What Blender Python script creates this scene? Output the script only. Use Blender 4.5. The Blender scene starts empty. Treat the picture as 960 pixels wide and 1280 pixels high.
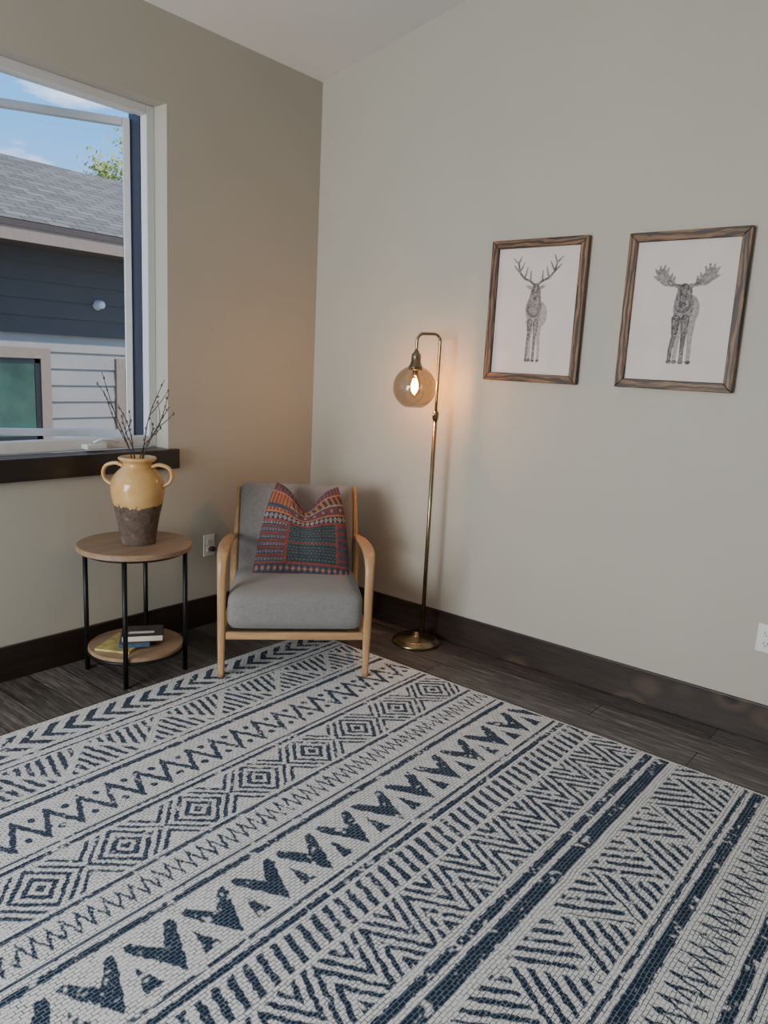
import bpy, bmesh, math, random
import numpy as np
from mathutils import Vector, Matrix
random.seed(4); rng=np.random.default_rng(5)
COL=bpy.context.scene.collection

# ---------------------------------------------------------------- helpers
def link(o):
    COL.objects.link(o); return o
def mesh_obj(name,verts,faces,mat=None,smooth=False):
    me=bpy.data.meshes.new(name); me.from_pydata([tuple(v) for v in verts],[],[tuple(f) for f in faces]); me.update()
    o=link(bpy.data.objects.new(name,me))
    if mat: me.materials.append(mat)
    if smooth:
        for p in me.polygons: p.use_smooth=True
    return o
def empty(name,loc=(0,0,0),rotz=0):
    e=link(bpy.data.objects.new(name,None)); e.location=loc; e.rotation_euler=(0,0,rotz); e.empty_display_size=.1; return e
def par(parent,*obs):
    for o in obs: o.parent=parent
def par_keep(parent,*obs):
    M=Matrix.LocRotScale(parent.location,parent.rotation_euler,None).inverted()
    for o in obs: o.parent=parent; o.matrix_parent_inverse=M
def box(name,lo,hi,mat,bev=0,seg=2):
    x0,y0,z0=lo; x1,y1,z1=hi
    v=[(x0,y0,z0),(x1,y0,z0),(x1,y1,z0),(x0,y1,z0),(x0,y0,z1),(x1,y0,z1),(x1,y1,z1),(x0,y1,z1)]
    f=[(0,3,2,1),(4,5,6,7),(0,1,5,4),(1,2,6,5),(2,3,7,6),(3,0,4,7)]
    o=mesh_obj(name,v,f,mat)
    if bev:
        m=o.modifiers.new("bevel","BEVEL"); m.width=bev; m.segments=seg; m.limit_method='ANGLE'
    return o
def boxes(name,lst,mat):
    V=[];F=[]
    for lo,hi in lst:
        b=len(V); x0,y0,z0=lo; x1,y1,z1=hi
        V+=[(x0,y0,z0),(x1,y0,z0),(x1,y1,z0),(x0,y1,z0),(x0,y0,z1),(x1,y0,z1),(x1,y1,z1),(x0,y1,z1)]
        F+=[tuple(b+i for i in f) for f in [(0,3,2,1),(4,5,6,7),(0,1,5,4),(1,2,6,5),(2,3,7,6),(3,0,4,7)]]
    return mesh_obj(name,V,F,mat)
def revolve(name,prof,mat,c=(0,0,0),n=48,smooth=True,cap0=True,cap1=True):
    V=[];F=[]
    for r,z in prof:
        for i in range(n):
            a=2*math.pi*i/n; V.append((c[0]+r*math.cos(a),c[1]+r*math.sin(a),c[2]+z))
    for k in range(len(prof)-1):
        for i in range(n):
            j=(i+1)%n; F.append((k*n+i,k*n+j,(k+1)*n+j,(k+1)*n+i))
    if cap0: F.append(tuple(reversed(range(n))))
    if cap1: F.append(tuple((len(prof)-1)*n+i for i in range(n)))
    o=mesh_obj(name,V,F,mat,smooth)
    return o
def catmull(P,k=8):
    P=[np.array(p,float) for p in P]; Q=[2*P[0]-P[1]]+P+[2*P[-1]-P[-2]]; out=[]
    for i in range(1,len(Q)-2):
        for j in range(k):
            t=j/k; a,b,c,d=Q[i-1:i+3]
            out.append(.5*((2*b)+(-a+c)*t+(2*a-5*b+4*c-d)*t*t+(-a+3*b-3*c+d)*t**3))
    out.append(Q[-2]); return out
def sweep(name,P,w,t,mat,side=None,k=8,n=16,power=2.0,cap=True,smooth=True):
    """sweep a rounded section along P; w,t = half sizes (side dir, normal dir), scalars or lists per point"""
    P=[np.array(p,float) for p in P]; m=len(P)
    W=[w]*m if np.isscalar(w) else list(w); T=[t]*m if np.isscalar(t) else list(t)
    Q=[np.concatenate([P[i],[W[i],T[i]]]) for i in range(m)]
    Q=catmull(Q,k) if k>1 else Q
    V=[];F=[]; prev=None
    for i,q in enumerate(Q):
        a=Q[max(0,i-1)][:3]; b=Q[min(len(Q)-1,i+1)][:3]; d=b-a; d/=np.linalg.norm(d)
        if side is not None: s=np.array(side,float)
        else:
            s=prev if prev is not None else (np.array([1.,0,0]) if abs(d[0])<.8 else np.array([0,1.,0]))
        s=s-d*(s@d); s/=np.linalg.norm(s); prev=s; nn=np.cross(d,s)
        for j in range(n):
            A=2*math.pi*j/n; c_,s_=math.cos(A),math.sin(A); e=2/power
            V.append(q[:3]+s*q[3]*math.copysign(abs(c_)**e,c_)+nn*q[4]*math.copysign(abs(s_)**e,s_))
    L=len(Q)
    for i in range(L-1):
        for j in range(n):
            jj=(j+1)%n; F.append((i*n+j,i*n+jj,(i+1)*n+jj,(i+1)*n+j))
    if cap: F.append(tuple(reversed(range(n)))); F.append(tuple((L-1)*n+i for i in range(n)))
    return mesh_obj(name,V,F,mat,smooth)
def rbox(name,size,r,mat,crown=(0,0),seg=14,front_bulge=0):
    """rounded, crowned cushion centred on the origin"""
    bm=bmesh.new(); bmesh.ops.create_cube(bm,size=2)
    bmesh.ops.subdivide_edges(bm,edges=bm.edges[:],cuts=seg,use_grid_fill=True)
    hx,hy,hz=[s/2 for s in size]
    for v in bm.verts:
        p=[v.co.x,v.co.y,v.co.z]
        q=[math.copysign(abs(a)**.75,a)*h for a,h in zip(p,(hx,hy,hz))]
        c=Vector([max(-h+r,min(h-r,a)) for a,h in zip(q,(hx,hy,hz))]); d=Vector(q)-c
        if d.length>1e-9: d=d.normalized()*r
        co=c+d; fx=1-(co.x/hx)**2; fy=1-(co.y/hy)**2; fz=1-(co.z/hz)**2
        if co.z>0: co.z+=crown[0]*max(0,fx)**.6*max(0,fy)**.6
        if co.y<0: co.y-=front_bulge*max(0,fz)
        v.co=co
    me=bpy.data.meshes.new(name); bm.to_mesh(me); bm.free(); me.materials.append(mat)
    for p in me.polygons: p.use_smooth=True
    return link(bpy.data.objects.new(name,me))
def join(name,obs):
    V=[];F=[];mats=[];MI=[];SM=[]
    dg=bpy.context.evaluated_depsgraph_get()
    for o in obs:
        e=o.evaluated_get(dg); me=e.to_mesh(); b=len(V); M=o.matrix_basis
        V+=[tuple(M@v.co) for v in me.vertices]
        ms=[m for m in o.data.materials]
        for m in ms:
            if m not in mats: mats.append(m)
        for p in me.polygons:
            F.append(tuple(b+i for i in p.vertices)); MI.append(mats.index(ms[p.material_index]) if ms else 0); SM.append(p.use_smooth)
        e.to_mesh_clear()
    me=bpy.data.meshes.new(name); me.from_pydata(V,[],F); me.update()
    for m in mats: me.materials.append(m)
    me.polygons.foreach_set("material_index",MI); me.polygons.foreach_set("use_smooth",SM)
    for o in obs: bpy.data.objects.remove(o)
    return link(bpy.data.objects.new(name,me))

# ---------------------------------------------------------------- materials
class NT:
    def __init__(s,name):
        s.m=bpy.data.materials.new(name); s.m.use_nodes=True; s.t=s.m.node_tree; s.b=s.t.nodes["Principled BSDF"]; s.out=s.t.nodes["Material Output"]
    def n(s,typ,**k):
        x=s.t.nodes.new(typ)
        for a,v in k.items(): setattr(x,a,v)
        return x
    def l(s,a,b): s.t.links.new(a,b)
    def coord(s,scale=(1,1,1),rot=(0,0,0),out="Object"):
        c=s.n("ShaderNodeTexCoord"); m=s.n("ShaderNodeMapping"); m.inputs["Scale"].default_value=scale; m.inputs["Rotation"].default_value=rot
        s.l(c.outputs[out],m.inputs[0]); return m.outputs[0]
    def noise(s,vec,scale,detail=4,rough=.6,dist=0):
        x=s.n("ShaderNodeTexNoise"); x.inputs["Scale"].default_value=scale; x.inputs["Detail"].default_value=detail; x.inputs["Roughness"].default_value=rough; x.inputs["Distortion"].default_value=dist
        s.l(vec,x.inputs["Vector"]); return x.outputs[0]
    def ramp(s,fac,stops,interp='LINEAR'):
        x=s.n("ShaderNodeValToRGB"); e=x.color_ramp; e.interpolation=interp
        while len(e.elements)<len(stops): e.elements.new(.5)
        for el,(p,c) in zip(e.elements,stops): el.position=p; el.color=(*c,1)
        s.l(fac,x.inputs[0]); return x.outputs[0]
    def mix(s,a,b,fac,blend='MIX'):
        x=s.n("ShaderNodeMix",data_type='RGBA',blend_type=blend)
        for v,i in ((fac,0),(a,6),(b,7)):
            if hasattr(v,"is_linked") or hasattr(v,"links"): s.l(v,x.inputs[i])
            elif i==0: x.inputs[0].default_value=v
            else: x.inputs[i].default_value=(*v,1)
        return x.outputs[2]
    def bump(s,h,strength=.3,dist=.002):
        x=s.n("ShaderNodeBump"); x.inputs["Strength"].default_value=strength; x.inputs["Distance"].default_value=dist
        s.l(h,x.inputs["Height"]); s.l(x.outputs[0],s.b.inputs["Normal"]); return x
    def col(s,c):
        if isinstance(c,tuple): s.b.inputs["Base Color"].default_value=(*c,1)
        else: s.l(c,s.b.inputs["Base Color"])
    def set(s,rough=None,metal=None,spec=None):
        if rough is not None: s.b.inputs["Roughness"].default_value=rough
        if metal is not None: s.b.inputs["Metallic"].default_value=metal
        if spec is not None: s.b.inputs["Specular IOR Level"].default_value=spec
def simple(name,c,rough=.5,metal=0,var=.12,scale=20,bump=0,bs=200,spec=None):
    s=NT(name); v=s.coord(); n=s.noise(v,scale)
    a=tuple(x*(1-var) for x in c); b=tuple(min(1,x*(1+var)) for x in c)
    s.col(s.ramp(n,[(.3,a),(.7,b)])); s.set(rough,metal,spec)
    if bump: s.bump(s.noise(v,bs,3),bump)
    return s.m
def wood(name,dark,light,axis='z',scale=6,rough=.45,stretch=12,knots=False,rings=0,bump=.15):
    s=NT(name); sc={'x':(1,stretch,stretch),'y':(stretch,1,stretch),'z':(stretch,stretch,1)}[axis]
    v=s.coord(sc); n=s.noise(v,scale,6,.65,.6)
    c=s.ramp(n,[(.3,dark),(.5,tuple((a+b)/2 for a,b in zip(dark,light))),(.72,light)])
    v2=s.coord(tuple(x*4 for x in sc)); n2=s.noise(v2,scale,3,.7); c=s.mix(c,dark,s.ramp(n2,[(.5,(0,0,0)),(.8,(.6,.6,.6))]))
    if rings:   # strong cathedral grain
        wv=s.n("ShaderNodeTexWave"); wv.wave_type='BANDS'; wv.bands_direction={'x':'Z','y':'Z','z':'Y'}[axis]; wv.inputs["Scale"].default_value=rings; wv.inputs["Distortion"].default_value=9; wv.inputs["Detail"].default_value=3; wv.inputs["Detail Scale"].default_value=1.2
        k={'x':(.25,1,1),'y':(1,.25,1),'z':(1,1,.25)}[axis]; s.l(s.coord(k),wv.inputs["Vector"])
        c=s.mix(c,tuple(x*.6 for x in dark),s.ramp(wv.outputs["Fac"],[(.35,(.9,.9,.9)),(.6,(0,0,0))]))
    if knots:
        vo=s.n("ShaderNodeTexVoronoi"); vo.inputs["Scale"].default_value=3.2
        k={'x':(1,1.5,1.5),'y':(1.5,1,1.5),'z':(1,1,1)}[axis]
        s.l(s.coord(k),vo.inputs["Vector"]); kk=s.ramp(vo.outputs["Distance"],[(.05,(1,1,1)),(.13,(0,0,0))])
        c=s.mix(c,tuple(x*.15 for x in dark),kk)
        halo=s.ramp(vo.outputs["Distance"],[(.10,(0,0,0)),(.17,(.7,.7,.7)),(.3,(0,0,0))])
        c=s.mix(c,tuple(min(1,x*2.2) for x in light),halo)
    s.col(c); s.set(rough); s.bump(n,bump,.001); return s.m

def wallmat(name,c):
    s=NT(name); v=s.coord(); n=s.noise(v,1.5,3)
    s.col(s.ramp(n,[(.3,tuple(x*.98 for x in c)),(.7,tuple(x*1.02 for x in c))])); s.set(.55,spec=.4)
    s.bump(s.noise(v,14,5,.55),.22,.004); return s.m
M_wall=wallmat("wall_paint_greige",(.42,.402,.342))
M_ceil=wallmat("ceiling_paint",(.74,.73,.70))
M_white=simple("white_vinyl",(.62,.63,.63),.35,var=.03)
M_base=wood("dark_stained_alder_x",(.011,.007,.005),(.028,.018,.013),'x',5,.3,14,knots=False)
M_basey=wood("dark_stained_alder_y",(.009,.006,.004),(.036,.023,.015),'y',5,.4,12,knots=True)
s=NT("floor_planks"); v=s.coord(rot=(0,0,math.pi/2)); br=s.n("ShaderNodeTexBrick"); br.offset=.37
s.l(v,br.inputs["Vector"])
for k_,v_ in (("Scale",1),("Mortar Size",.0022),("Brick Width",1.22),("Row Height",.145),("Bias",0),("Mortar Smooth",.1)): br.inputs[k_].default_value=v_
br.inputs["Color1"].default_value=(.20,.20,.20,1); br.inputs["Color2"].default_value=(.88,.88,.88,1); br.inputs["Mortar"].default_value=(0,0,0,1)
g=s.noise(s.coord((16,1,1)),4,7,.7,.5); g2=s.noise(s.coord((60,2.5,1)),4,4,.7)
c=s.ramp(g,[(.28,(.034,.030,.028)),(.5,(.085,.077,.072)),(.7,(.22,.20,.185))])
c=s.mix(c,(.022,.019,.018),s.ramp(g2,[(.46,(0,0,0)),(.68,(.9,.9,.9))]))
c=s.mix(c,br.outputs["Color"],.5,'OVERLAY')
c=s.mix(c,(.006,.005,.005),br.outputs["Fac"]); s.col(c); s.set(.36); s.bump(g2,.12,.001); M_floor=s.m

M_oak=wood("honey_oak",(.32,.178,.08),(.54,.34,.17),'z',4,.4,10,bump=.05)
M_oakx=wood("honey_oak_x",(.32,.178,.08),(.54,.34,.17),'x',4,.4,10,bump=.05)
M_top=wood("light_oak_veneer",(.19,.118,.07),(.35,.235,.15),'x',2.2,.42,9,bump=.05)
M_black=simple("black_powdercoat",(.012,.012,.013),.42,.6,bump=.05)
M_brass=simple("antique_brass",(.30,.24,.15),.27,1,var=.12,scale=6)
M_frame=wood("rustic_frame_wood",(.022,.011,.005),(.30,.15,.06),'z',5,.5,10,rings=14,bump=.4)
M_framey=wood("rustic_frame_wood_y",(.022,.011,.005),(.30,.15,.06),'y',5,.5,10,rings=14,bump=.4)
s=NT("grey_linen"); v=s.coord((1,1,1)); w1=s.noise(s.coord((500,60,500)),1,3); w2=s.noise(s.coord((60,500,60)),1,3)
a=s.mix((.10,.099,.096),(.295,.29,.282),w1); b=s.mix((.10,.099,.096),(.305,.30,.29),w2); s.col(s.mix(a,b,.5)); s.set(.9,spec=.2)
s.b.inputs["Sheen Weight"].default_value=.15; s.bump(w1,.25,.001); M_linen=s.m
def glass(name,tint,gl,rough=0.02,f0=.04,f1=.5):
    s=NT(name); s.t.nodes.remove(s.b); t=s.n("ShaderNodeBsdfTransparent"); t.inputs[0].default_value=(*tint,1)
    g=s.n("ShaderNodeBsdfGlossy"); g.inputs["Roughness"].default_value=rough; g.inputs[0].default_value=(*gl,1)
    lw=s.n("ShaderNodeLayerWeight"); lw.inputs[0].default_value=.5; p=s.n("ShaderNodeMath",operation='POWER'); s.l(lw.outputs["Facing"],p.inputs[0]); p.inputs[1].default_value=4
    ma=s.n("ShaderNodeMath",operation='MULTIPLY_ADD'); s.l(p.outputs[0],ma.inputs[0]); ma.inputs[1].default_value=f1; ma.inputs[2].default_value=f0
    m=s.n("ShaderNodeMixShader")
    s.l(ma.outputs[0],m.inputs[0]); s.l(t.outputs[0],m.inputs[1]); s.l(g.outputs[0],m.inputs[2]); s.l(m.outputs[0],s.out.inputs[0]); return s.m
M_glass=glass("window_glass",(.97,.98,.99),(1,1,1),.01,.015,.4)
M_smoke=glass("smoky_globe_glass",(.57,.56,.515),(.9,.88,.84),.03,.07,.55)
M_bulbglass=glass("amber_bulb_glass",(1,.85,.6),(1,.9,.7),.03,.04,.3)
def emis(name,c,st):
    s=NT(name); s.col(c); s.b.inputs["Emission Color"].default_value=(*c,1); s.b.inputs["Emission Strength"].default_value=st; return s.m
M_fil=emis("bulb_filament",(1,.47,.12),240)

# ---------------------------------------------------------------- room shell
ZC=2.91; SL=.207
def cz(y): return ZC-SL*y
box("floor",(-6,-6.5,-.1),(.0,.0,0),M_floor)
YB=-6.5
mesh_obj("ceiling",[(-6,.16,cz(.16)),(.0,.16,cz(.16)),(.0,YB,cz(YB)),(-6,YB,cz(YB)),(-6,.16,cz(.16)+.15),(.0,.16,cz(.16)+.15),(.0,YB,cz(YB)+.15),(-6,YB,cz(YB)+.15)],
  [(0,1,2,3),(7,6,5,4),(0,4,5,1),(1,5,6,2),(2,6,7,3),(3,7,4,0)],M_ceil)
def sidewall(name,xa,xb):
    mesh_obj(name,[(xa,.16,-.1),(xa,YB,-.1),(xa,YB,cz(YB)+.15),(xa,.16,cz(.16)+.15),(xb,.16,-.1),(xb,YB,-.1),(xb,YB,cz(YB)+.15),(xb,.16,cz(.16)+.15)],
      [(0,3,2,1),(4,5,6,7),(0,1,5,4),(1,2,6,5),(2,3,7,6),(3,0,4,7)],M_wall)
sidewall("wall_right",0,.15); sidewall("wall_left",-6.15,-6)
WX0,WX1,WZ0,WZ1=-2.65,-1.0,.965,2.53
boxes("wall_window",[((WX1,0,-.1),(0,.16,3.0)),((-6,0,-.1),(WX0,.16,3.0)),((WX0,0,-.1),(WX1,.16,WZ0-.03)),((WX0,0,WZ1),(WX1,.16,3.0))],M_wall)
box("wall_back",(-6,YB-.15,-.1),(.15,YB,cz(YB)+.15),M_wall)
BH=.155
box("baseboard_window",(-6,-.016,0),(-.016,0,BH),M_base,.003)
box("baseboard_right",(-.016,YB,0),(0,0,BH),M_basey,.003)

# ---------------------------------------------------------------- window
win=empty("window_1",(-1.8,.1,1.7))
parts=[]
fw=.043; y0,y1=.095,.145
def bx(n,lo,hi,m,b=.004): 
    o=box(n,lo,hi,m,b); parts.append(o); return o
bx("frame_right",(WX1-fw,y0,WZ0),(WX1,y1,WZ1),M_white)
bx("frame_left",(WX0,y0,WZ0),(WX0+fw,y1,WZ1),M_white)
bx("frame_top",(WX0+fw,y0,WZ1-fw),(WX1-fw,y1,WZ1),M_white)
bx("frame_bottom",(WX0+fw,y0,WZ0),(WX1-fw,y1,WZ0+fw+.01),M_white)
bx("mullion",(-1.90,y0,WZ0+fw+.01),(-1.83,y1,WZ1-fw),M_white)
bx("fixed_glass",(WX0+fw,.115,WZ0+fw+.01),(-1.90,.121,WZ1-fw),M_glass,0)
M_nav=simple("navy_exterior_cladding",(.020,.023,.042),.4)
bx("exterior_jamb",(WX1-.047,y1,WZ0),(WX1,.235,WZ1),M_nav)
bx("exterior_head",(WX0,y1,WZ1-.03),(WX1-.047,.2,WZ1),M_white)
bx("crank_base",(-1.40,.045,WZ0+.006),(-1.30,.095,WZ0+.03),M_white)
parts.append(sweep("crank_arm",[(-1.36,.06,WZ0+.035),(-1.33,.045,WZ0+.05),(-1.27,.045,WZ0+.045),(-1.24,.05,WZ0+.035)],.008,.006,M_white,k=5,n=10))
par_keep(win,*parts)
sash=empty("casement_sash",(-1.045,.225,0),-math.radians(29)); 
S=.755; sz0,sz1=1.0,2.487; sw=.034
sp=[box("stile_hinge",(-sw,-.015,sz0),(0,.03,sz1),M_white,.004),box("stile_latch",(-S,-.015,sz0),(-S+sw,.03,sz1),M_white,.004),
    box("rail_top",(-S+sw,-.015,sz1-sw),(-sw,.03,sz1),M_white,.004),box("rail_bottom",(-S+sw,-.015,sz0),(-sw,.03,sz0+sw),M_white,.004),
    box("sash_glass",(-S+sw,.005,sz0+sw),(-sw,.011,sz1-sw),M_glass)]
par(sash,*sp); 
sash.parent=win; sash.matrix_parent_inverse=Matrix.Translation(win.location).inverted()
st=box("sill_board",(WX0-.05,-.035,.865),(-.955,-.0,.962),M_base,.004); st2=box("sill_stool",(WX0,-.0,.937),(WX1,.09,.962),M_base,.003)
e=empty("window_sill_trim",(-1.8,0,.91)); par_keep(e,st,st2)

# ---------------------------------------------------------------- rug
s0,dmax=0,3.05; RX1=-.455; RY1=-.49
nx,ny=760,960
xs=np.linspace(0,2.44,nx); ds=np.linspace(0,dmax,ny); Sg,Dg=np.meshgrid(xs,ds)
def snoise(shape,cell):
    h,w=shape; gh,gw=h//cell+3,w//cell+3; g=rng.random((gh,gw))
    yy=np.arange(h)/cell; xx=np.arange(w)/cell; y0=yy.astype(int); x0=xx.astype(int); fy=(yy-y0)[:,None]; fx=(xx-x0)[None]
    fy=fy*fy*(3-2*fy); fx=fx*fx*(3-2*fx)
    return (g[y0][:,x0]*(1-fy)*(1-fx)+g[y0+1][:,x0]*fy*(1-fx)+g[y0][:,x0+1]*(1-fy)*fx+g[y0+1][:,x0+1]*fy*fx)
jit=(snoise(Sg.shape,4)-.5)*.008
Sj=Sg+jit; Dj=Dg+(snoise(Sg.shape,4)-.5)*.004
fr=lambda a:a-np.floor(a)
tw=lambda a:np.abs(2*fr(a)-1)
P=np.zeros(Sg.shape)
def band(a,b,fn):
    t=(Dj-a)/(b-a); m=(t>=0)&(t<=1); P[m]=np.maximum(P[m],fn(Sj,t)[m].astype(float))
def line(a,b): band(a,b,lambda s,t:np.ones_like(s))
def chev(s,t): return fr((s+.07*np.abs(t-.5)*2)/.082)<.48
def hatch(per,pitch,slope,gap=.10):
    def f(s,t):
        ph=s/per; w=tw(ph); up=(t>w+gap); dn=(t<w-gap)
        q=s/pitch; k=slope
        return (up&(fr(q+t*k)<.48))|(dn&(fr(q-t*k)<.48))
    return f
def zz(s,t):
    w=tw(s/.105); l=np.abs(t-(.12+.76*w))<.15
    u=fr(s/.105); 
    d1=((np.minimum(u,1-u)*.105)**2+((t-.22)*.15)**2)<.0125**2
    d2=(((u-.5)*.105)**2+((t-.78)*.15)**2)<.0125**2
    return l|d1|d2
def diam(s,t):
    w=np.abs(2*fr(s/.255)-1); D=w*1.25+np.abs(2*t-1)*.85
    return (D<.17)|((D>.33)&(D<.53))|((D>.72)&(D<.90))|((D>1.08)&(D<1.24))|((D>1.42)&(D<1.58))
def comb(per,amp=.7,th=.17):
    return lambda s,t: np.abs(t-.5+ (tw(s/per)-.5)*amp)<th
def vee(s,t):
    # bold V with thick arms and a small triangle standing between two Vs
    w=tw(s/.165+.5); a=(w<(1-t)*1.0)&(w>(.42-t)*1.5)&(t>.03)&(w<.84)
    c=((1-w)<(t-.45)*.62)&(t<.94)
    return a|c
def dash(s,t): return fr((s-.028*t)/.045)<.47
def nest(per,nrep,duty=.5,k=1.):
    def f(s,t):
        w=tw(s/per); return fr((t*1.0-w*k)*nrep)<duty
    return f
def strokes(per,pitch,duty=.5):
    def f(s,t):
        L=fr((s+ (t)*per*.55)/pitch)<duty; R=fr((s-(t)*per*.55)/pitch)<duty
        w=tw(s/per); return np.where(t>w, R&(t>w+.06), L&(t<w-.06))
    return f
L=line
band(.035,.165,chev); L(.19,.203)
L(.232,.24); band(.255,.435,hatch(.32,.038,1.3)); L(.455,.463)
L(.485,.508); band(.545,.705,zz); L(.73,.740); L(.755,.772)
band(.79,.985,diam); L(1.0,1.015)
band(1.03,1.12,comb(.038,.75,.15)); L(1.14,1.150); L(1.17,1.192)
band(1.225,1.40,vee); L(1.42,1.432); L(1.45,1.470)
band(1.485,1.585,dash); band(1.60,1.785,nest(.17,2.6,.48,.95))
L(1.81,1.838); L(1.855,1.900)
band(1.935,2.145,strokes(.235,.042,.47)); L(2.165,2.178); L(2.195,2.232)
band(2.25,2.365,comb(.045,.75,.15)); L(2.385,2.415); L(2.435,2.445)
band(2.47,2.64,dash); L(2.66,2.69); band(2.71,2.87,zz); L(2.885,2.9); band(2.91,3.02,chev)
dist=snoise(Sg.shape,3)*.6+snoise(Sg.shape,14)*.4
P=P*np.clip((dist-.19)*9,0,1)
edge=(Sg<.012)|(Sg>2.428)|(Dg<.012)|(Dg>dmax-.012)
P[edge]=0
Z=np.full(Sg.shape,.009)
V=np.stack([RX1-Sg,RY1-Dg,Z],-1).reshape(-1,3)
i=np.arange(ny-1)[:,None]*nx+np.arange(nx-1)[None]
Fq=np.stack([i,i+nx,i+nx+1,i+1],-1).reshape(-1,4)
me=bpy.data.meshes.new("area_rug"); me.vertices.add(len(V)); me.vertices.foreach_set("co",V.ravel())
me.loops.add(Fq.size); me.loops.foreach_set("vertex_index",Fq.ravel()); me.polygons.add(len(Fq)); me.polygons.foreach_set("loop_start",np.arange(len(Fq))*4); me.polygons.foreach_set("loop_total",np.full(len(Fq),4))
me.update(calc_edges=True)
at=me.attributes.new("pattern","FLOAT","POINT"); at.data.foreach_set("value",P.ravel())
s=NT("woven_rug"); an=s.n("ShaderNodeAttribute"); an.attribute_name="pattern"
v=s.coord()
mp=s.n("ShaderNodeVectorMath",operation='ADD'); nn=s.n("ShaderNodeTexNoise"); nn.inputs["Scale"].default_value=9; s.l(v,nn.inputs["Vector"])
sc_=s.n("ShaderNodeVectorMath",operation='SCALE'); sc_.inputs["Scale"].default_value=.014; s.l(nn.outputs["Color"],sc_.inputs[0]); s.l(v,mp.inputs[0]); s.l(sc_.outputs[0],mp.inputs[1])
br=s.n("ShaderNodeTexBrick"); s.l(mp.outputs[0],br.inputs["Vector"])
for k_,v_ in (("Scale",1),("Mortar Size",.0011),("Brick Width",.021),("Row Height",.0105),("Bias",0),("Mortar Smooth",.25)): br.inputs[k_].default_value=v_
br.offset=.5
fine=s.noise(s.coord((1,1,1)),260,3,.7)
cream=s.ramp(fine,[(.3,(.53,.535,.535)),(.62,(.83,.835,.835))])
navy=s.ramp(fine,[(.35,(.005,.014,.033)),(.7,(.022,.048,.090))])
c=s.mix(cream,navy,an.outputs["Fac"])
mort=s.mix((.030,.045,.075),(.19,.22,.26),an.outputs["Fac"])
fl=s.n("ShaderNodeMath",operation='MULTIPLY'); s.l(br.outputs["Fac"],fl.inputs[0]); s.l(s.ramp(s.noise(v,40,3),[(.36,(.4,.4,.4)),(.58,(1,1,1))]),fl.inputs[1])
c=s.mix(c,mort,fl.outputs[0]); s.col(c); s.set(.9,spec=.15); s.bump(fine,.4,.002)
me.materials.append(s.m); 
rugtop=link(bpy.data.objects.new("woven_surface",me))
rugb=box("backing",(RX1-2.44,RY1-dmax,0.0005),(RX1,RY1,.0085),simple("rug_binding",(.6,.6,.58),.9),.002)
e=empty("area_rug",(RX1-1.22,RY1-1.5,0)); par_keep(e,rugtop,rugb)

# ---------------------------------------------------------------- armchair
ch=empty("armchair",(-.925,-.845,.0092),-math.radians(43.8))
cp=[]
for sx in (-1,1):
    x=.325*sx; nm="left" if sx<0 else "right"
    cp.append(sweep("arm_and_front_leg_"+nm,[(x,-.0,.0),(x,0,.2),(x,-.003,.40),(x,.0,.490),(x,.022,.542),(x,.075,.566),(x,.2,.567),(x*.985,.4,.55),(x*.965,.56,.525)],
      [.014,.018,.020,.021,.024,.027,.028,.025,.020],[.014,.018,.020,.019,.016,.013,.012,.012,.012],M_oak,side=(1,0,0),n=20,power=2.8))
    cp.append(sweep("back_post_"+nm,[(x*.93,.44,.26),(x*.93,.53,.46),(x*.925,.615,.65),(x*.92,.69,.765)],[.014,.015,.013,.010],[.020,.022,.018,.013],M_oak,side=(1,0,0),n=16,power=2.8))
    cp.append(sweep("rear_leg_"+nm,[(x*.985,.68,-.009),(x*.98,.62,.25),(x*.97,.565,.535)],[.014,.018,.014],[.015,.021,.015],M_oak,side=(1,0,0),n=16,power=2.8))
    cp.append(box("side_rail_"+nm,(x*.97-.011,.01,.17),(x*.97+.011,.63,.222),M_oak,.005))
cp.append(box("front_apron",(-.31,-.008,.176),(.31,.016,.212),M_oakx,.006))
cp.append(box("rear_stretcher",(-.31,.61,.17),(.31,.635,.22),M_oakx,.005))
cp.append(box("back_stretcher",(-.30,.565,.50),(.30,.60,.54),M_oakx,.005))
seat=rbox("seat_cushion",(.602,.585,.175),.045,M_linen,crown=(.018,0),front_bulge=.012); seat.location=(0,.265,.300); seat.rotation_euler=(-math.radians(3.0),0,0); cp.append(seat)
bk=rbox("back_cushion",(.575,.095,.485),.028,M_linen,front_bulge=.012); bk.location=(0,.58,.548); bk.rotation_euler=(-math.radians(23),0,0); cp.append(bk)
par(ch,*cp)

# pillow
N=130
us=np.linspace(-1,1,N)
def pil(u,v,side):
    t=(v+1)/2; h=.238
    x=h*u*(1-.05*(1-v*v))*(1-.36*t**2.6); z=h*v*(1-.05*(1-u*u))
    z-=.115*math.exp(-(u/.42)**2)*t**3; z+=.015*(abs(u)**3)*t**3
    th=(max(0,1-u**2)**.5*max(0,1-v**2)**.5)**.8
    y=.07*th*(1-.55*math.exp(-(u/.22)**2)*t**2)
    y+=.004*math.sin(7*u+3*v)*th
    return (x,-y*side,z)
V=[];F=[];UV=[]
for sd in (1,-1):
    b=len(V)
    for a in us:
        for c_ in us: V.append(pil(c_,a,sd)); UV.append((c_*.5+.5,a*.5+.5))
    for r_ in range(N-1):
        for q in range(N-1):
            k=b+r_*N+q; f=(k,k+1,k+N+1,k+N); F.append(f if sd==1 else f[::-1])
pw=mesh_obj("throw_pillow",V,F,None,True)
UV=np.array(UV); U_,V_=UV[:,0],UV[:,1]
C=np.tile(np.array([.022,.028,.04]),(len(UV),1))
red=np.array([.20,.04,.03]); org=np.array([.36,.13,.06]); cream_=np.array([.32,.30,.27]); grn=np.array([.022,.036,.042]); pink=np.array([.28,.11,.095]); blue=np.array([.032,.046,.075])
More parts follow.
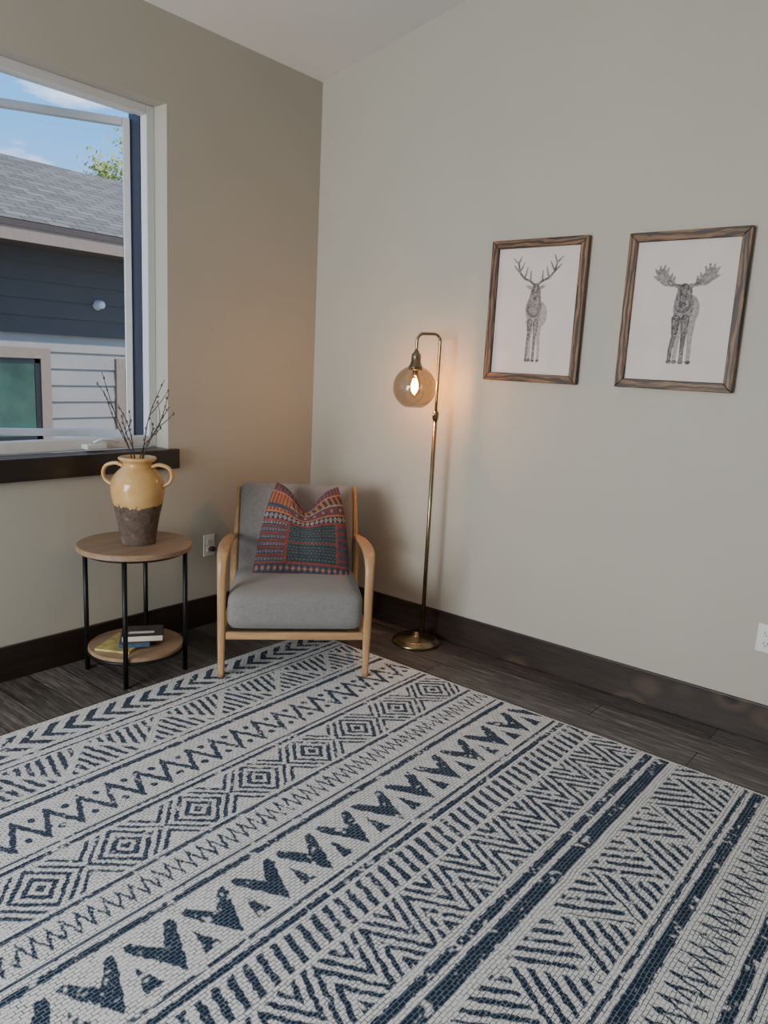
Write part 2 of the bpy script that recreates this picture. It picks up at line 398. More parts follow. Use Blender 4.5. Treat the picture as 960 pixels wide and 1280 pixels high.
def put(m,c): C[m]=c
frn=lambda a:a-np.floor(a)
dia=lambda u,v,nu,v0,kv,r: (np.abs(frn(u*nu)-.5)+np.abs((v-v0)*kv)<r)
m=V_>.60; put(m,blue*.8)
put((V_>.60)&(V_<.625),red); put((V_>.625)&(V_<.69),blue*.6); put(dia(U_,V_,18,.657,14,.45)&(V_>.625)&(V_<.69),cream_*.75); put(dia(U_,V_,18,.657,14,.18),red)
put((V_>.69)&(V_<.71),org); put((V_>.71)&(V_<.80),red*.7); put(dia(U_,V_,9,.755,9,.45)&(V_>.71)&(V_<.80),blue); put(dia(U_,V_,9,.755,9,.22)&(V_>.71)&(V_<.80),pink)
put((V_>.80)&(V_<.82),cream_*.7); put((V_>.82)&(V_<.90),grn); put((V_>.82)&(V_<.90)&(frn(U_*14+V_*6)<.45),org*.8)
put((V_>.90)&(V_<.92),org); put((V_>.92),blue); put((V_>.92)&(frn(U_*20)<.4),red)
put((V_>.71)&(V_<.9)&(U_<.3),org*.8); put((V_>.71)&(V_<.9)&(U_<.3)&(frn(U_*22)<.4),red*.8); put((V_>.75)&(V_<.79)&(U_<.3),blue)
m=(U_<.30)&(V_<.60)&(V_>.16); put(m,blue*.9)
r8=frn(V_*13)
put(m&(r8<.25),red*.85); put(m&(r8>.45)&(r8<.62)&(frn(U_*30)<.55),cream_*.8); put(m&(r8>.7)&(r8<.80),pink*.8)
m=(U_>.32)&(U_<.86)&(V_>.18)&(V_<.60); put(m,grn)
g_=m&(frn(V_*30)<.42)&(frn(U_*26+np.floor(V_*30)*.5)<.6); put(g_,np.array([.07,.088,.095]))
put(m&(frn(U_*4.2+.1)<.05),blue*.5); put(m&(np.abs(V_-.39)<.008),red*.8)
for a in (.31,.87): put((np.abs(U_-a)<.010)&(V_<.61)&(V_>.16),red)
m=(U_>.88)&(V_<.6)&(V_>.16); put(m,blue*.9); put(m&(frn(V_*14)<.3),red*.8)
put(np.abs(V_-.165)<.010,red); m=(V_<.155); put(m,blue*.8); put(dia(U_,V_,16,.105,11,.38)&m,pink*.8); put(dia(U_,V_,16,.105,11,.15)&m,cream_*.7); put(np.abs(V_-.05)<.009,red*.8)
C=np.clip(C*(.6+.8*rng.random((len(C),1))),0,1)
ca=pw.data.color_attributes.new("col","FLOAT_COLOR","POINT"); ca.data.foreach_set("color",np.concatenate([C,np.ones((len(C),1))],1).ravel())
s=NT("embroidered_kilim_fabric"); a=s.n("ShaderNodeAttribute"); a.attribute_name="col"; n=s.noise(s.coord((1,1,1)),300,2); s.col(s.mix(a.outputs["Color"],s.mix(a.outputs["Color"],(.5,.45,.4),.08),n)); s.set(.92,spec=.1); s.bump(n,.5,.002); pw.data.materials.append(s.m)
th=ch.rotation_euler[2]; Rm=Matrix.Translation(ch.location)@Matrix.Rotation(th,4,'Z')
pw.matrix_world=Rm@Matrix.Translation((.036,.398,.574))@Matrix.Rotation(math.radians(3.0),4,'Y')@Matrix.Rotation(-math.radians(23),4,'X')

# ---------------------------------------------------------------- side table
TX,TY=-1.365,-.275
tb=empty("side_table",(TX,TY,0)); tp=[]
tp.append(revolve("table_top",[(.0,.570),(.241,.570),(.245,.574),(.245,.591),(.241,.595),(0,.595)],M_top,(TX,TY,0),72,True,False,False))
tp.append(revolve("lower_shelf",[(.0,.112),(.203,.112),(.206,.115),(.206,.127),(.203,.130),(0,.130)],M_top,(TX,TY,0),72,True,False,False))
for o in tp:
    m=o.modifiers.new("es","EDGE_SPLIT"); m.split_angle=math.radians(40)
for i,a in enumerate((45,135,225,315)):
    a=math.radians(a+.5); x=TX+.216*math.cos(a); y=TY+.216*math.sin(a)
    tp.append(revolve("leg_%d"%(i+1),[(.0105,.0),(.0105,.570)],M_black,(x,y,0),20,True))
for z in (.108,.562):
    R_=.205 if z<.2 else .212
    tp.append(sweep("ring_%d"%(z>.2),[(TX+R_*math.cos(t),TY+R_*math.sin(t),z) for t in np.linspace(0,2*math.pi,49)],.007,.007,M_black,k=1,n=10,cap=False))
par_keep(tb,*tp)

# ---------------------------------------------------------------- books
def book(name,cx,cy,z,w,d,h,rot,cover,pages):
    b=[]
    e=Matrix.Translation((cx,cy,z))@Matrix.Rotation(rot,4,'Z')
    b.append(box("c1",(-w/2,-d/2,0),(w/2,d/2,.003),cover,.001)); b.append(box("c2",(-w/2,-d/2,h-.003),(w/2,d/2,h),cover,.001))
    b.append(box("sp",(-w/2-.001,-d/2,0),(-w/2+.004,d/2,h),cover,.001)); b.append(box("pg",(-w/2+.004,-d/2+.004,.003),(w/2-.005,d/2-.004,h-.003),pages,0))
    for o in b: o.matrix_basis=e
    bpy.context.view_layer.update()
    return join(name,b)
s=NT("page_edges"); w=s.noise(s.coord((2,2,900)),1,2); s.col(s.ramp(w,[(.3,(.48,.43,.34)),(.7,(.72,.67,.56))])); s.set(.9); M_page=s.m
M_cov1=simple("cover_charcoal",(.03,.03,.035),.4); M_cov2=simple("cover_yellow_blue",(.36,.30,.10),.4,var=.7,scale=18); M_cov3=simple("cover_blue",(.05,.09,.16),.4,var=.4,scale=30)
M_lab=simple("cover_label",(.6,.58,.55),.5)
bs=empty("book_stack",(TX,TY,.13))
b1=book("book_bottom",TX-.055,TY+.015,.1305,.21,.16,.010,math.radians(30),M_cov2,M_page)
b2=book("book_middle",TX-.01,TY-.005,.1408,.17,.13,.014,math.radians(55),M_cov3,M_page)
b3=book("book_top",TX+.02,TY-.02,.1550,.18,.135,.030,math.radians(145),M_cov1,M_page)
lb=box("book_title",(-.06,-.035,0),(.05,-.01,.0006),M_lab); lb.matrix_basis=Matrix.Translation((TX+.02,TY-.02,.1851))@Matrix.Rotation(math.radians(145-180),4,'Z')
par_keep(bs,b1,b2,b3,lb)

# ---------------------------------------------------------------- vase
VX,VY=-1.355,-.285; VZ=.595
s=NT("two_tone_glazed_clay"); v=s.coord(); sep=s.n("ShaderNodeSeparateXYZ"); s.l(v,sep.inputs[0])
n=s.noise(v,22,4,.6); ad=s.n("ShaderNodeMath",operation='MULTIPLY_ADD'); s.l(n,ad.inputs[0]); ad.inputs[1].default_value=.085; s.l(sep.outputs[2],ad.inputs[2])
msk=s.ramp(ad.outputs[0],[(.0,(0,0,0)),(.218,(1,1,1))],'CONSTANT')
glz=s.ramp(s.noise(v,9,4),[(.3,(.47,.265,.085)),(.7,(.61,.39,.165))]); cl=s.ramp(s.noise(v,35,6,.75),[(.3,(.035,.025,.02)),(.55,(.105,.072,.052)),(.8,(.24,.175,.13))])
s.col(s.mix(cl,glz,msk)); rr=s.n("ShaderNodeMapRange"); s.l(msk,rr.inputs[0]); rr.inputs[3].default_value=.85; rr.inputs[4].default_value=.16; s.l(rr.outputs[0],s.b.inputs["Roughness"])
s.bump(s.noise(v,60,4),.25,.003); M_vase=s.m
prof=[(0,0),(.068,0),(.075,.006),(.077,.03),(.086,.09),(.098,.15),(.109,.20),(.114,.245),(.111,.275),(.100,.300),(.081,.322),(.066,.336),(.060,.348),(.063,.358),(.076,.367),(.081,.374),(.078,.380),(.068,.380),(.056,.36),(.055,.34),(.08,.29),(.095,.24),(.08,.15),(.05,.03),(0,.02)]
pp=catmull([(r,z,0) for r,z in prof],4); vz=revolve("body",[(max(0,p[0]),max(0,p[1])) for p in pp],M_vase,(0,0,0),64,True,False,False)
va=empty("ceramic_vase",(VX,VY,VZ)); hs=[vz]
cr=np.array([.627,-.779,0])
for sg,nm in ((-1,"left"),(1,"right")):
    pt=lambda r,z: tuple(cr*sg*r+np.array([0,0,z]))
    hs.append(sweep("handle_"+nm,[pt(.062,.340),(pt(.095,.350)),pt(.135,.338),pt(.150,.308),pt(.140,.276),pt(.106,.254)],[.015,.014,.013,.013,.014,.018],[.009,.008,.008,.008,.008,.010],M_vase,side=tuple(np.cross(cr,[0,0,1])),n=14))
par(va,*hs)
M_twig=simple("twig_bark",(.035,.022,.018),.7,var=.4,scale=60); M_bud=simple("willow_bud",(.10,.075,.065),.8,var=.3)
tw_=[]
def bud(p,d):
    bm=bmesh.new(); bmesh.ops.create_icosphere(bm,subdivisions=1,radius=1); 
    q=Vector(d).to_track_quat('Z','Y').to_matrix().to_4x4()
    M=Matrix.Translation(Vector(p))@q@Matrix.Diagonal((.0042,.0042,.009,1)); bm.transform(M)
    me=bpy.data.meshes.new("b"); bm.to_mesh(me); bm.free(); me.materials.append(M_bud)
    for p_ in me.polygons: p_.use_smooth=True
    tw_.append(link(bpy.data.objects.new("b",me)))
cf=np.array([.779,.627,0])
tips=[(-.155,.02,.735),(-.13,-.03,.66),(-.095,.04,.60),(-.06,-.02,.56),(.11,.03,.715),(.145,-.03,.66),(.125,.05,.60),(.07,.0,.53)]
for r_,f_,z_ in tips:
    base=np.array([0,0,.04])+cr*(-r_*.25)+cf*(-f_*.3); tip=cr*r_+cf*f_+np.array([0,0,z_]); mid=cr*r_*.18+cf*f_*.2+np.array([0,0,.38]); m2=(mid+tip)/2+cr*random.uniform(-.018,.018)+np.array([0,0,.012])
    pts=[base,mid,m2,tip]; tw_.append(sweep("t",pts,[.0030,.0028,.0022,.0014],[.0030,.0028,.0022,.0014],M_twig,n=6,k=8))
    Q=catmull(pts,10)
    for k in range(13,len(Q),3):
        d=Q[k]-Q[k-1]; d=d/np.linalg.norm(d)+np.array([random.uniform(-.6,.6) for _ in range(3)]); bud(Q[k]+d*.005,d)
    k=20; tip2=Q[k]+(Q[-1]-Q[k])*.7+cr*random.choice([-1,1])*.035; tw_.append(sweep("t",[Q[k],(Q[k]+tip2)/2+cr*.004,tip2],[.0018,.0016,.0012],[.0018,.0016,.0012],M_twig,n=6,k=4)); bud(tip2,(0,0,1))
bpy.context.view_layer.update()
tg=join("willow_branches",tw_); tg.location=(VX,VY,VZ)

# ---------------------------------------------------------------- floor lamp
lx,ly=-.152,-.958
fl_=empty("floor_lamp",(lx,ly,0)); lp=[]
lp.append(revolve("base",[(.0,0),(.118,0),(.124,.004),(.125,.012),(.121,.018),(.112,.021),(.108,.03),(.10,.034),(.03,.038),(.018,.045),(.016,.06),(0,.06)],M_brass,(lx,ly,0),72,True,False,False))
adir=np.array([-.627,.779,0])
P0=np.array([lx,ly,0])-adir*.03
sockp=P0+adir*.112
def zp(p,z): return np.array([p[0],p[1],z])
lp.append(sweep("pole_lower",[zp(P0,.03),zp(P0,1.20)],.0105,.0105,M_brass,k=1,n=20))
lp.append(sweep("pole_coupler",[zp(P0,1.165),zp(P0,1.185),zp(P0,1.20),zp(P0,1.21)],[.015,.016,.016,.012],[.015,.016,.016,.012],M_brass,k=1,n=20))
lp.append(revolve("pole_knob",[(0,0),(.008,.001),(.011,.008),(.008,.015),(0,.016)],M_brass,(P0[0]-.02,P0[1]-.004,1.18),20,True,False,False))
R_=.035; top=1.578; arc=[zp(P0,1.20),zp(P0,1.40),zp(P0,top-R_)]
for a in np.linspace(15,90,6):
    a=math.radians(a); arc.append(zp(P0+adir*(R_-R_*math.cos(a)),top-R_+R_*math.sin(a)))
for a in np.linspace(75,0,6):
    a=math.radians(a); arc.append(zp(P0+adir*(.112-R_+R_*math.cos(a)),top-R_+R_*math.sin(a)))
arc.append(zp(sockp,1.49))
lp.append(sweep("gooseneck",arc,.0075,.0075,M_brass,k=3,n=16,side=(adir[1],-adir[0],0)))
gc=(sockp[0],sockp[1],0)
lp.append(revolve("socket",[(0,1.495),(.012,1.495),(.014,1.485),(.022,1.48),(.024,1.465),(.024,1.44),(.028,1.438),(.028,1.428),(.034,1.424),(.036,1.412),(.034,1.402),(0,1.402)],M_brass,gc,36,True,False,False))
GR=.106; GZ=1.318
gp=[]
for a in np.linspace(18,157,40): 
    a=math.radians(a); gp.append((GR*math.sin(a),GZ+GR*math.cos(a)))
lp.append(revolve("glass_globe",gp,M_smoke,gc,56,True,False,False))
lp.append(revolve("bulb_glass",[(.012,1.40),(.014,1.385),(.022,1.365),(.029,1.335),(.030,1.315),(.024,1.29),(.012,1.275),(.0,1.272)],M_bulbglass,gc,32,True,False,False))
lp.append(revolve("bulb_cap",[(0,1.405),(.014,1.405),(.014,1.375),(.010,1.372),(0,1.372)],M_brass,gc,24,True,False,False))
for i in range(6):
    a=i*math.pi/3; lp.append(sweep("filament_%d"%i,[(gc[0]+.007*math.cos(a),gc[1]+.007*math.sin(a),1.362),(gc[0]+.016*math.cos(a+.3),gc[1]+.016*math.sin(a+.3),1.325),(gc[0]+.008*math.cos(a+.5),gc[1]+.008*math.sin(a+.5),1.292)],.0016,.0016,M_fil,k=4,n=6))
par_keep(fl_,*lp)
ld=bpy.data.lights.new("bulb_light","POINT"); ld.energy=16; ld.color=(1,.47,.18); ld.shadow_soft_size=.02
lo=link(bpy.data.objects.new("bulb_light",ld)); lo.location=(gc[0],gc[1],1.325); par_keep(fl_,lo)

# ---------------------------------------------------------------- art
AW,AH=200,280
def canvas(): return np.zeros((AH,AW))
yy,xx=np.mgrid[0:AH,0:AW]; UU=xx/(AW-1); VV=yy/(AH-1)*1.37
def cap(D,a,b,r0,r1,k=.8):
    a=np.array(a);b=np.array(b); d=b-a; t=np.clip(((UU-a[0])*d[0]+(VV-a[1])*d[1])/(d@d+1e-9),0,1)
    r=r0+(r1-r0)*t; dd=np.hypot(UU-a[0]-d[0]*t,VV-a[1]-d[1]*t)
    m=np.clip((r-dd)/.006+.5,0,1); edge=.72+.28*np.clip(dd/r,0,1)**2
    np.maximum(D,m*k*edge,out=D)
def ell(D,c,rx,ry,k,rot=0):
    X=UU-c[0];Y=VV-c[1]; x=X*math.cos(rot)+Y*math.sin(rot); y=-X*math.sin(rot)+Y*math.cos(rot)
    q=np.sqrt((x/rx)**2+(y/ry)**2); m=np.clip((1-q)*min(rx,ry)/.008+.5,0,1)
    np.maximum(D,m*k*(.75+.25*np.clip(q,0,1)**3),out=D)
def poly(D,pts,r,k):
    if np.isscalar(r): r=[r]*len(pts)
    for i in range(len(pts)-1): cap(D,pts[i],pts[i+1],r[i],r[i+1],k)
def elk():
    D=canvas()
    ell(D,(.545,.72),.115,.15,.5); ell(D,(.49,.66),.10,.15,.62); ell(D,(.505,.80),.10,.07,.45)
    cap(D,(.50,.47),(.49,.66),.06,.09,.8)
    cap(D,(.495,.425),(.49,.53),.042,.024,.9); ell(D,(.49,.545),.024,.018,1)
    for sg in (-1,1): ell(D,(.495+sg*.075,.425),.042,.017,.7,sg*-.35); ell(D,(.495+sg*.025,.45),.009,.009,1.3)
    for x0,x1,k in ((.455,.44,.85),(.53,.525,.85),(.575,.585,.55),(.47,.475,.5)):
        poly(D,[(x0,.80),(x0-.003,.95),(x1,1.09),(x1,1.20)],[.034,.020,.016,.015],k); ell(D,(x1,1.215),.021,.018,1)
    for sg in (-1,1):
        A=[(.495+sg*a,b) for a,b in ((.02,.40),(.07,.36),(.15,.33),(.215,.26),(.235,.17),(.20,.09))]
        poly(D,A,[.014,.013,.012,.011,.010,.006],1)
        for i,(dx,dy) in ((1,(.005,-.11)),(2,(-.035,-.12)),(3,(-.055,-.10)),(3,(.07,-.07)),(4,(.065,-.06))):
            p=A[i]; poly(D,[p,(p[0]+sg*dx*.6,p[1]+dy*.55),(p[0]+sg*dx,p[1]+dy)],[.010,.008,.005],.95)
    return D
def moose():
    D=canvas(); o=.025
    ell(D,(.545+o,.67),.11,.15,.55); ell(D,(.50+o,.64),.10,.17,.7); cap(D,(.495+o,.50),(.49+o,.62),.075,.085,.8)
    cap(D,(.49+o,.46),(.485+o,.60),.045,.032,.95); ell(D,(.485+o,.62),.040,.032,1); cap(D,(.485+o,.66),(.49+o,.75),.022,.008,.8)
    for sg in (-1,1): ell(D,(.49+o+sg*.065,.445),.045,.018,.85,sg*-.5); ell(D,(.49+o+sg*.033,.50),.009,.009,1.3)
    for x0,x1,k in ((.44,.415,.95),(.53,.53,.95),(.59,.60,.6),(.47,.465,.55)):
        poly(D,[(x0+o,.76),(x0+o,.92),(x1+o,1.06),(x1+o,1.16)],[.045,.027,.020,.019],k); ell(D,(x1+o,1.178),.027,.02,1)
    for sg in (-1,1):
        c0=.49+o
        poly(D,[(c0+sg*.03,.44),(c0+sg*.11,.43),(c0+sg*.16,.40)],[.015,.015,.02],.9)
        ell(D,(c0+sg*.215,.355),.055,.098,.7,sg*.65); ell(D,(c0+sg*.14,.415),.055,.030,.66,sg*-.3)
        for a,b,c_,d in ((.20,.33,.175,.265),(.225,.31,.215,.24),(.25,.31,.260,.245),(.27,.33,.305,.275),(.265,.37,.312,.345),(.12,.40,.11,.35),(.155,.395,.135,.32)):
            poly(D,[(c0+sg*a,b),(c0+sg*c_,d)],[.019,.008],.8)
    return D
def make_art(idx,D,ya,yb,za,zb,name):
    fwd=.030; bw=.037
    e=empty(name,(-.015,(ya+yb)/2,(za+zb)/2)); ps=[]
    def board(n,q,mat):
        V=[(-.004,y,z) for y,z in q]+[(-fwd,y,z) for y,z in q]
        o=mesh_obj(n,V,[(0,1,2,3),(7,6,5,4),(0,4,5,1),(1,5,6,2),(2,6,7,3),(3,7,4,0)],mat)
        m=o.modifiers.new("b","BEVEL"); m.width=.003; m.segments=2
        bm=bmesh.new(); bm.from_mesh(o.data); bmesh.ops.recalc_face_normals(bm,faces=bm.faces[:]); bm.to_mesh(o.data); bm.free(); return o
    i_=(ya-bw,yb+bw,za+bw,zb-bw)
    ps.append(board("frame_top",[(ya,zb),(yb,zb),(i_[1],i_[3]),(i_[0],i_[3])],M_framey))
    ps.append(board("frame_bottom",[(ya,za),(yb,za),(i_[1],i_[2]),(i_[0],i_[2])],M_framey))
    ps.append(board("frame_left",[(ya,za),(ya,zb),(i_[0],i_[3]),(i_[0],i_[2])],M_frame))
    ps.append(board("frame_right",[(yb,za),(yb,zb),(i_[1],i_[3]),(i_[1],i_[2])],M_frame))
    hat=.6+.45*snoise(D.shape,2)+.35*(snoise(D.shape,5)-.5); strk=np.sin((xx*.9+yy*1.6+4*snoise(D.shape,9)*3))*.5+.5
    K=np.clip(D*(hat*.75+strk*.25)*1.4,0,.97); st=(snoise(D.shape,30)-.5)*.06+(snoise(D.shape,3)-.5)*.03
    paper=np.array([.63,.58,.555]); ink=np.array([.03,.028,.034])
    Cc=(paper[None,None]*(1+st)[...,None])*(1-K[...,None])+ink*K[...,None]
    Yg=i_[0]+.002+(i_[1]-i_[0]-.004)*UU; Zg=i_[3]+.002+(i_[2]-i_[3]-.004)*(VV/1.37)
    V=np.stack([np.full(UU.shape,-.016),Yg,Zg],-1).reshape(-1,3)
    i=np.arange(AH-1)[:,None]*AW+np.arange(AW-1)[None]; Fq=np.stack([i,i+AW,i+AW+1,i+1],-1).reshape(-1,4)
    me=bpy.data.meshes.new("print"); me.from_pydata(V.tolist(),[],Fq.tolist()); me.update()
    ca=me.color_attributes.new("col","FLOAT_COLOR","POINT"); ca.data.foreach_set("color",np.concatenate([Cc,np.ones(Cc.shape[:2]+(1,))],-1).ravel())
    s=NT("pencil_sketch_print_%d"%idx); a=s.n("ShaderNodeAttribute"); a.attribute_name="col"; s.col(a.outputs["Color"]); s.set(.7,spec=.2); me.materials.append(s.m)
    o=link(bpy.data.objects.new("sketch_print",me)); ps.append(o)
    ps.append(box("backing",(-.014,i_[1],i_[2]),(-.002,i_[0],i_[3]),M_frame))
    par_keep(e,*ps)
make_art(1,elk(),-1.172,-1.655,1.375,2.012,"framed_elk_sketch")
make_art(2,moose(),-1.835,-2.315,1.378,2.005,"framed_moose_sketch")

# ---------------------------------------------------------------- outlets
M_plate=simple("outlet_plastic",(.72,.72,.70),.35,var=.02); M_slot=simple("outlet_slot",(.02,.02,.02),.6)
def outlet(name,loc,rot):
    e=empty(name,loc,rot); ps=[box("plate",(-.036,-.006,-.058),(.036,0,.058),M_plate,.003)]
    for z in (-.021,.021):
        ps.append(box("socket",(-.017,-.009,z-.015),(.017,-.004,z+.015),M_plate,.004))
        for x in (-.007,.007): ps.append(box("slot",(x-.0012,-.0095,z-.004),(x+.0012,-.0085,z+.006),M_slot))
        ps.append(revolve("ground",[(0,0),(.0025,0),(.0025,.001),(0,.001)],M_slot,(0,0,0),10,False,False,False)); ps[-1].data.transform(Matrix.Translation((0,-.0085,z-.009))@Matrix.Rotation(math.pi/2,4,'X'))
    par(e,*ps); return e
outlet("wall_outlet",(0,-2.565,.428),-math.pi/2)
ol=outlet("wall_outlet.001",(-.75,0,.435),0)
pl_=[box("plug",(-.755,-.035,.405),(-.73,-.009,.43),M_slot,.004),sweep("cord",[(-.742,-.034,.417),(-.72,-.05,.405),(-.70,-.045,.33),(-.69,-.03,.2),(-.66,-.03,.05),(-.5,-.035,.006),(-.2,-.09,.006),(-.10,-.4,.006),(-.09,-.8,.006),(-.12,-.87,.012)],.003,.003,M_slot,k=8,n=8)]
e=empty("power_cord",(-.742,-.03,.41)); par_keep(e,*pl_)

# ---------------------------------------------------------------- exterior
M_sid=simple("grey_lap_siding",(.30,.275,.25),.7,var=.08,scale=3,bump=.1,bs=60)
M_sid_shade=simple("eave_shaded_siding",(.062,.054,.050),.7,var=.08,scale=3,bump=.1,bs=60)  # shade under the eave painted in as a darker siding colour
M_trim=simple("tan_exterior_trim",(.27,.20,.15),.7,var=.08); M_sof=simple("soffit_brown",(.07,.05,.04),.7)
s=NT("asphalt_shingles"); v=s.coord(); br=s.n("ShaderNodeTexBrick"); s.l(v,br.inputs["Vector"])
for k_,v_ in (("Scale",1),("Mortar Size",.010),("Brick Width",.25),("Row Height",.12),("Bias",.1)): br.inputs[k_].default_value=v_
br.inputs["Color1"].default_value=(.075,.066,.058,1); br.inputs["Color2"].default_value=(.19,.17,.15,1); br.inputs["Mortar"].default_value=(.03,.027,.025,1)
s.col(s.mix(br.outputs["Color"],(.28,.25,.22),s.ramp(s.noise(v,60,3),[(.4,(0,0,0)),(.8,(.5,.5,.5))]))); s.set(.9); M_shin=s.m
HY=5.0; nh=empty("neighbor_house",(2,HY,0)); hp=[]
def sid(n,z,z1,off,mat):
    V=[];F=[]
    while z<z1:
        b=len(V); V+=[(-7,HY-.022-off,z),(9,HY-.022-off,z),(9,HY-.004-off,z+.185),(-7,HY-.004-off,z+.185),(-7,HY,z),(9,HY,z)]; F+=[(b,b+1,b+2,b+3),(b+4,b+5,b+1,b)]; z+=.18
    hp.append(mesh_obj(n,V,F,mat))
sid("siding_lower",-.6,1.5,0,M_sid); sid("siding_upper",1.56,2.62,.03,M_sid_shade)
hp.append(box("wall_core",(-7,HY+.0,-.6),(9,HY+4,2.6),M_sid))
EY,EZ=4.45,2.615; RY_,RZ=7.05,3.77
hp.append(mesh_obj("roof",[(-7.5,EY,EZ),(9.5,EY,EZ),(9.5,RY_,RZ),(-7.5,RY_,RZ),(9.5,RY_+2.6,EZ),(-7.5,RY_+2.6,EZ)],[(0,1,2,3),(3,2,4,5)],M_shin))
hp.append(box("fascia",(-7.5,EY-.02,EZ-.20),(9.5,EY+.02,EZ-.07),M_trim)); hp.append(box("drip_edge",(-7.5,EY-.035,EZ-.07),(9.5,EY+.02,EZ-.012),M_sof))
hp.append(box("soffit",(-7.5,EY+.02,EZ-.2),(9.5,HY,EZ-.17),M_sof))
M_ng=simple("neighbor_window_glass",(.03,.08,.05),.05,var=.5,scale=2); M_blk=simple("black_window_frame",(.01,.01,.01),.4)  # green reflection in the neighbour's glass is put into its base colour
def nwin(n,xa,xb,za,zb):
    t=.11
    hp.append(boxes(n+"_trim",[((xa-t,HY-.05,za-t),(xa,HY,zb+t)),((xb,HY-.05,za-t),(xb+t,HY,zb+t)),((xa,HY-.05,zb),(xb,HY,zb+t)),((xa,HY-.05,za-t),(xb,HY,za))],M_trim))
    hp.append(boxes(n+"_frame",[((xa,HY-.035,za),(xa+.06,HY,zb)),((xb-.06,HY-.035,za),(xb,HY,zb)),((xa,HY-.035,zb-.05),(xb,HY,zb)),((xa,HY-.035,za),(xb,HY,za+.05))],M_blk))
    hp.append(box(n+"_glass",(xa+.06,HY-.027,za+.05),(xb-.06,HY-.02,zb-.05),M_ng))
nwin("window_a",-.3,.86,.42,1.30); nwin("window_b",1.87,2.7,.55,1.22)
sc=revolve("wall_light",[(0,0),(.055,0),(.06,.01),(.045,.03),(.045,.10),(.03,.12),(0,.12)],M_white,(0,0,0),24,True,False,False); sc.data.transform(Matrix.Translation((1.54,HY-.03,1.92))@Matrix.Rotation(math.pi/2,4,'X')); hp.append(sc)
par_keep(nh,*hp)
box("ground",(-15,.35,-.75),(20,20,-.6),simple("gravel_ground",(.28,.26,.23),.95,var=.3,scale=8))
M_leaf=simple("aspen_leaves",(.36,.38,.09),.7,var=.35,scale=5); M_bark=simple("aspen_bark",(.3,.27,.22),.8,var=.3)
V=[];F=[];tx,ty=8.6,14.5
cl=[(tx+random.uniform(-1.2,1.3),ty+random.uniform(-.8,.8),random.uniform(3.5,7.0),random.uniform(.25,.6)) for _ in range(34)]
for cx,cy,c2,r in cl:
    for _ in range(230):
        p=Vector((random.gauss(0,1),random.gauss(0,1),random.gauss(0,1)))*r*.55+Vector((cx,cy,c2)); a=Vector([random.gauss(0,1) for _ in range(3)]).normalized(); b_=a.orthogonal().normalized(); h=random.uniform(.03,.06); i=len(V)
        V+=[p+a*h,p+b_*h,p-a*h,p-b_*h]; F.append((i,i+1,i+2,i+3))
lv=mesh_obj("leaves",V,F,M_leaf); tr=sweep("trunk",[(tx,ty,-.6),(tx+.1,ty,3),(tx,ty,6.8)],[.14,.1,.03],[.14,.1,.03],M_bark,n=10)
te=empty("aspen_tree",(tx,ty,-.6)); par_keep(te,lv,tr)
for cx,cy,c2,r in cl[:14]:
    o=sweep("branch",[(tx,ty,max(1.5,c2-1)),((tx+cx)/2,(ty+cy)/2,c2-.4),(cx,cy,c2)],[.04,.025,.01],[.04,.025,.01],M_bark,n=6,k=3); par_keep(te,o)

# ---------------------------------------------------------------- world & lights
w=bpy.data.worlds.new("sky"); bpy.context.scene.world=w; w.use_nodes=True; t=w.node_tree; bg=t.nodes["Background"]
tc=t.nodes.new("ShaderNodeTexCoord"); sp_=t.nodes.new("ShaderNodeSeparateXYZ"); t.links.new(tc.outputs["Generated"],sp_.inputs[0])
rp=t.nodes.new("ShaderNodeValToRGB"); e=rp.color_ramp; e.elements[0].position=.0; e.elements[0].color=(.45,.60,.75,1); e.elements[1].position=.6; e.elements[1].color=(.05,.20,.52,1)
k=e.elements.new(.25); k.color=(.12,.38,.80,1)
t.links.new(sp_.outputs[2],rp.inputs[0])
mp=t.nodes.new("ShaderNodeMapping"); mp.inputs["Scale"].default_value=(1.6,1.6,5); t.links.new(tc.outputs["Generated"],mp.inputs[0])
nz=t.nodes.new("ShaderNodeTexNoise"); nz.inputs["Scale"].default_value=2.3; nz.inputs["Detail"].default_value=8; nz.inputs["Roughness"].default_value=.6; t.links.new(mp.outputs[0],nz.inputs["Vector"])
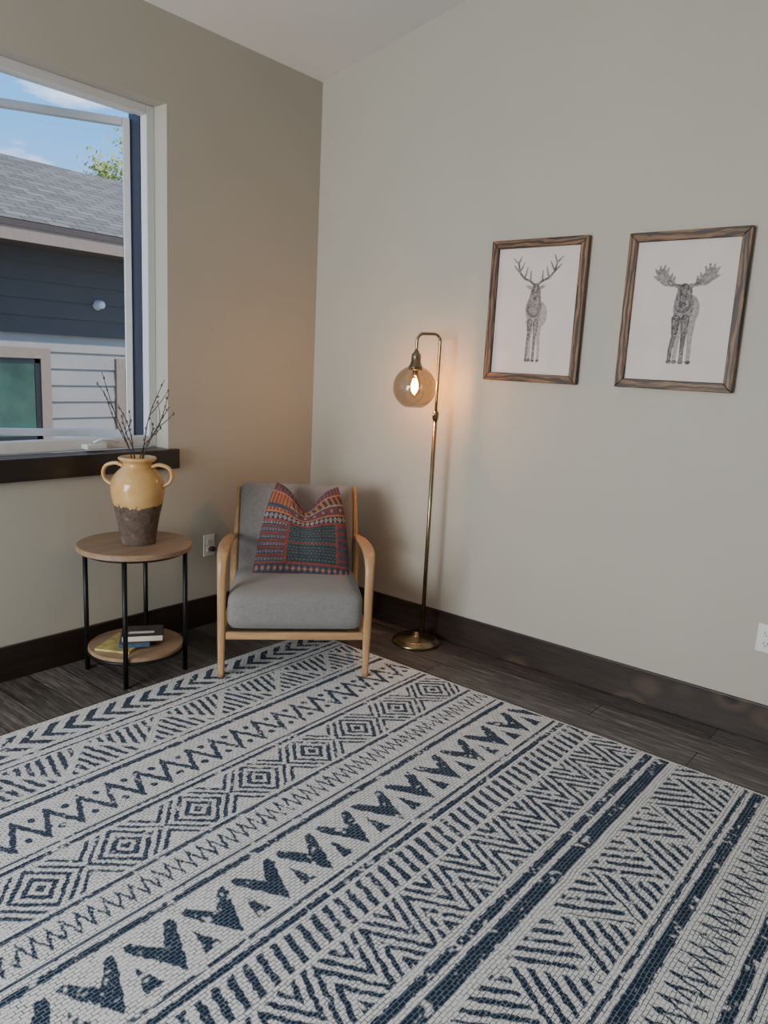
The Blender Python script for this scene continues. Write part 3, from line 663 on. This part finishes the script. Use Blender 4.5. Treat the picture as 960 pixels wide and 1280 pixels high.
cr_=t.nodes.new("ShaderNodeValToRGB"); cr_.color_ramp.elements[0].position=.52; cr_.color_ramp.elements[0].color=(0,0,0,1); cr_.color_ramp.elements[1].position=.68; cr_.color_ramp.elements[1].color=(1,1,1,1); t.links.new(nz.outputs[0],cr_.inputs[0])
mx=t.nodes.new("ShaderNodeMix"); mx.data_type='RGBA'; t.links.new(cr_.outputs[0],mx.inputs[0]); t.links.new(rp.outputs[0],mx.inputs[6]); mx.inputs[7].default_value=(1.1,1.1,1.12,1)
t.links.new(mx.outputs[2],bg.inputs[0]); bg.inputs[1].default_value=2.1
sd=bpy.data.lights.new("sun","SUN"); sd.energy=5; sd.angle=.009; sd.color=(1,.95,.88); so=link(bpy.data.objects.new("sun",sd)); so.rotation_euler=Vector((-.15,.5,-.85)).to_track_quat('-Z','Y').to_euler()
def area(name,loc,dirv,sx,sy,e,c):
    d=bpy.data.lights.new(name,"AREA"); d.shape='RECTANGLE'; d.size=sx; d.size_y=sy; d.energy=e; d.color=c
    o=link(bpy.data.objects.new(name,d)); o.location=loc; o.rotation_euler=Vector(dirv).to_track_quat('-Z','Y').to_euler(); return o
area("daylight_fill_left",(-5.95,-1.5,1.12),(1,-.14,-.12),2.2,2.1,355,(.965,.985,1))  # added area fill inside the solid left wall, standing in for daylight

# ---------------------------------------------------------------- camera
f,cx,cy,yaw,pitch,roll=945.06,-3.2095,-3.1606,.6775,.1921,.0511
fwv=Vector((math.cos(yaw)*math.cos(pitch),math.sin(yaw)*math.cos(pitch),-math.sin(pitch)))
r=fwv.cross(Vector((0,0,1))).normalized(); u=r.cross(fwv)
r2=r*math.cos(roll)+u*math.sin(roll); u2=-r*math.sin(roll)+u*math.cos(roll)
cd=bpy.data.cameras.new("camera"); co=link(bpy.data.objects.new("camera",cd))
M=Matrix((r2,u2,-fwv)).transposed().to_4x4(); M.translation=(cx,cy,1.42); co.matrix_world=M
cd.sensor_fit='VERTICAL'; cd.sensor_height=24; cd.lens=f/1280*24; cd.clip_start=.05
bpy.context.scene.camera=co
